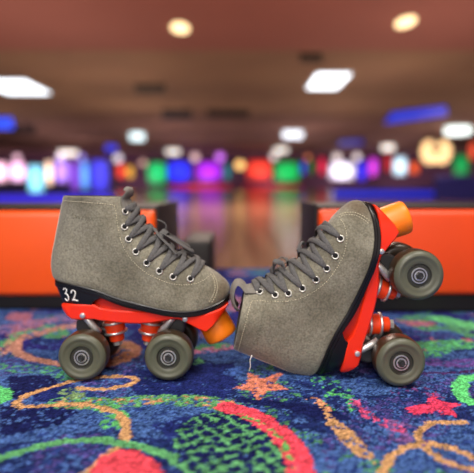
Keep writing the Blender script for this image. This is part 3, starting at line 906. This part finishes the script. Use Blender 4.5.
# blue lit fixtures and dark vents on the ceiling
def ceil_bar(name, pts, rgb, st, label, cat, group, drop=.08, mat=None):
    q = [on_z(u, v, CEIL - .001) for u, v in pts]
    c = sum(q, Vector()) / len(q)
    root = tag(empty(name, (c.x, c.y, CEIL)), label, cat, group)
    bm = bmesh.new(); rings_bm([[Vector((p.x - c.x, p.y - c.y, zz)) for p in q] for zz in (-drop, -.03)], True, True, bm)
    link('lens' if st else 'grille', bm, glow('blue_glow', rgb, st) if st else mat, root, smooth=False)
    bm = bmesh.new(); rings_bm([[Vector(((p.x - c.x) * 1.05, (p.y - c.y) * 1.05, zz)) for p in q] for zz in (-.03, 0)], True, True, bm)
    link('housing', bm, blk, root, smooth=False)
BL = (30, 60, 230)
GB = 'blue ceiling lights'
ceil_bar('blue_ceiling_light', [(385, 122), (392, 112), (446, 105), (447, 113), (420, 117)], BL, .75, 'long slanted blue ceiling light at right, above the cream sign', 'ceiling light', GB)
ceil_bar('blue_ceiling_light', [(338, 145), (340, 140), (362, 139), (364, 143)], (40, 50, 170), .6, 'dim blue ceiling light over the white screen', 'ceiling light', GB)
ceil_bar('blue_ceiling_light', [(-8, 128), (-6, 117), (12, 117), (14, 127)], (30, 80, 250), 1.1, 'bright blue ceiling light at the left edge', 'ceiling light', GB)
ceil_bar('blue_ceiling_light', [(105, 150), (106, 144.5), (116, 144.5), (117, 150)], (50, 70, 240), 1.0, 'small blue ceiling light left of the pale cyan one', 'ceiling light', GB)
vent = plain('dark_vent', (58, 44, 38), .8)
for i, (u, v, w, h, d) in enumerate(((177, 114, 28, 9, 'dark ceiling vent right of the pale cyan light'), (311, 57, 22, 7, 'dark ceiling vent above the large white light panel'), (150, 88, 30, 7, 'dark ceiling vent between the left panel and the middle'), (228, 113, 40, 6, 'long dark ceiling vent over the middle'), (22, 129, 26, 8, 'dark ceiling vent beside the bright blue light'))):
    ceil_bar('ceiling_vent', [(u - w / 2, v + h / 2), (u - w / 2, v - h / 2), (u + w / 2, v - h / 2), (u + w / 2, v + h / 2)], None, 0, d, 'vent', 'dark ceiling vents', .05, vent)

# left cluster: lit game panels standing on a long dark counter
Yc = 7.0; kc = Yc / F_PX
def stand_panel(u, v, w, h, rgb, st, label):
    c = at(u, v, Yc); W, H = w * kc, h * kc
    root = empty('lit_cabinet', (c.x, Yc, 0)); tag(root, label, 'cabinet', 'glowing cabinets at far left')
    bm = bmesh.new(); box(bm, -W / 2, W / 2, 0, .06, c.z - H / 2, c.z + H / 2)
    bevel(link('lit_face', bm, glow('panel_glow', rgb, st, True), root), min(W, H) * .25, 4)
    bm = bmesh.new(); box(bm, -W / 2 - .004, W / 2 + .004, .06, .3, 0, c.z + H / 2 + .01)
    link('cabinet', bm, plain('navy_cabinet', (24, 20, 60), .5), root, smooth=False)
for u, v, w, h, rgb, st, d in [
    (-2, 172, 18, 20, (255, 205, 235), 1.8, 'pale pink glowing cabinet at the left edge'),
    (17, 172, 16, 19, (250, 200, 250), 1.8, 'pale lilac-white glowing cabinet, second from the left edge'),
    (35, 180, 16, 30, (130, 215, 250), 1.6, 'tall pale cyan glowing cabinet, third from the left edge'),
    (48.5, 173, 7, 24, (255, 225, 200), 1.7, 'cream glowing cabinet right of the cyan one'),
    (61, 172, 14, 22, (170, 130, 255), 1.4, 'lavender glowing cabinet left of the purple one'),
    (74, 176, 8, 30, (120, 70, 210), 1.0, 'dim purple glowing cabinet behind the standing boot collar'),
    (84, 176, 8, 28, (90, 150, 250), 1.2, 'sky-blue glowing cabinet right of the dim purple one'),
    (99, 176, 18, 32, (60, 60, 220), 1.0, 'deep blue glowing cabinet, last before the red-orange screen'),
]: stand_panel(u, v, w, h, rgb, st, d)
def counter(px0, px1, Y, vt, label, mat, strip=None):
    a, b_ = at(px0, vt, Y), at(px1, vt, Y)
    root = empty('low_partition', ((a.x + b_.x) / 2, Y, 0)); tag(root, label, 'partition', 'low partitions before the lanes')
    W = b_.x - a.x
    bm = bmesh.new(); box(bm, -W / 2, W / 2, 0, .12, 0, a.z); link('panel', bm, mat, root, smooth=False)
    if strip:
        bm = bmesh.new(); box(bm, -W / 2, W / 2, -.03, 0, a.z * strip[2], a.z * strip[3])
        tag(link('light_strip', bm, glow('strip_glow', strip[0], strip[1]), root, smooth=False), 'glowing strip')
navy = plain('navy_partition', (40, 42, 124), .5)
counter(-60, 112, 6.2, 192.5, 'low navy partition with blue strip at left', navy, ((50, 40, 220), .7, .25, .8))
counter(334, 436, 9.0, 188, 'low navy partition with bright blue strip, behind tipped-up skate', navy, ((40, 50, 220), .55, .25, .72))
counter(437, 640, 8.4, 176, 'taller dark navy partition at the right edge', navy)

# ---------------------------------------------------------------- light
w = bpy.data.worlds.new('World'); scn.world = w; w.use_nodes = True
w.node_tree.nodes['Background'].inputs[0].default_value = (*s2l((205, 170, 165)), 1)
w.node_tree.nodes['Background'].inputs[1].default_value = .55
def area(name, loc, target, size, power, rgb):
    l = bpy.data.lights.new(name, 'AREA'); l.shape = 'DISK'; l.size = size; l.energy = power; l.color = s2l(rgb)
    o = bpy.data.objects.new(name, l); o.location = loc
    o.rotation_euler = (Vector(target) - Vector(loc)).to_track_quat('-Z', 'Y').to_euler(); C.objects.link(o)
for lx_ in (-18, -13, -8, -2.7, 2.7, 8, 13, 18):  # unseen spots added to brighten the far wall
    l = bpy.data.lights.new('far_wall_fill', 'SPOT'); l.energy = 190; l.color = s2l((232, 190, 205)); l.spot_size = math.radians(150); l.spot_blend = .7; l.shadow_soft_size = 0
    o = bpy.data.objects.new('far_wall_fill', l); o.location = (lx_, FAR - 2.6, .25); o.rotation_euler = Vector((0, 1, .6)).to_track_quat('-Z', 'Y').to_euler(); C.objects.link(o)
area('unseen_lamp', (0, 5.2, 2.8), (0, 5.6, 0), 2.0, 260, (255, 232, 214))  # added overhead, out of view, to brighten the lane floor
area('unseen_lamp', (-.25, -1.6, 1.0), (.05, .65, .1), 1.2, 26, (255, 250, 244))  # low frontal fill added behind the camera to brighten the skates
area('unseen_lamp', (-.7, -.9, 2.3), (0, .65, .1), .9, 62, (255, 250, 244))
area('unseen_lamp', (.9, .1, 2.6), (.1, .65, .05), .8, 44, (255, 246, 234))
for ly in (8, 13, 18.5, 25, 32):  # unseen fill spots added near the floor to brighten the ceiling
    for lx_ in (-10, -3.3, 3.3, 10):
        l = bpy.data.lights.new('ceiling_fill', 'SPOT'); l.energy = 148; l.color = s2l((255, 226, 200) if ly < 20 else (255, 216, 222)); l.spot_size = math.radians(165); l.spot_blend = .6; l.shadow_soft_size = 0
        o = bpy.data.objects.new('ceiling_fill', l); o.location = (lx_, ly, .3); o.rotation_euler = (math.pi, 0, 0); C.objects.link(o)

# ---------------------------------------------------------------- camera
cam = bpy.data.cameras.new('camera'); co = bpy.data.objects.new('camera', cam); C.objects.link(co)
co.location = (0, 0, CAMH); co.rotation_euler = (math.pi / 2 - TH, 0, 0)
cam.sensor_fit = 'HORIZONTAL'; cam.sensor_width = 36; cam.lens = 36 * F_PX / 474
cam.clip_start = .02; cam.clip_end = 200
cam.dof.use_dof = True; cam.dof.focus_distance = .578
B_PX = 13.0
aper = B_PX * .578 / F_PX            # diameter in metres
cam.dof.aperture_fstop = (cam.lens / 1000) / aper
cam.dof.aperture_blades = 0
scn.camera = co
scn.view_settings.view_transform = 'Standard'
scn.view_settings.look = 'None'
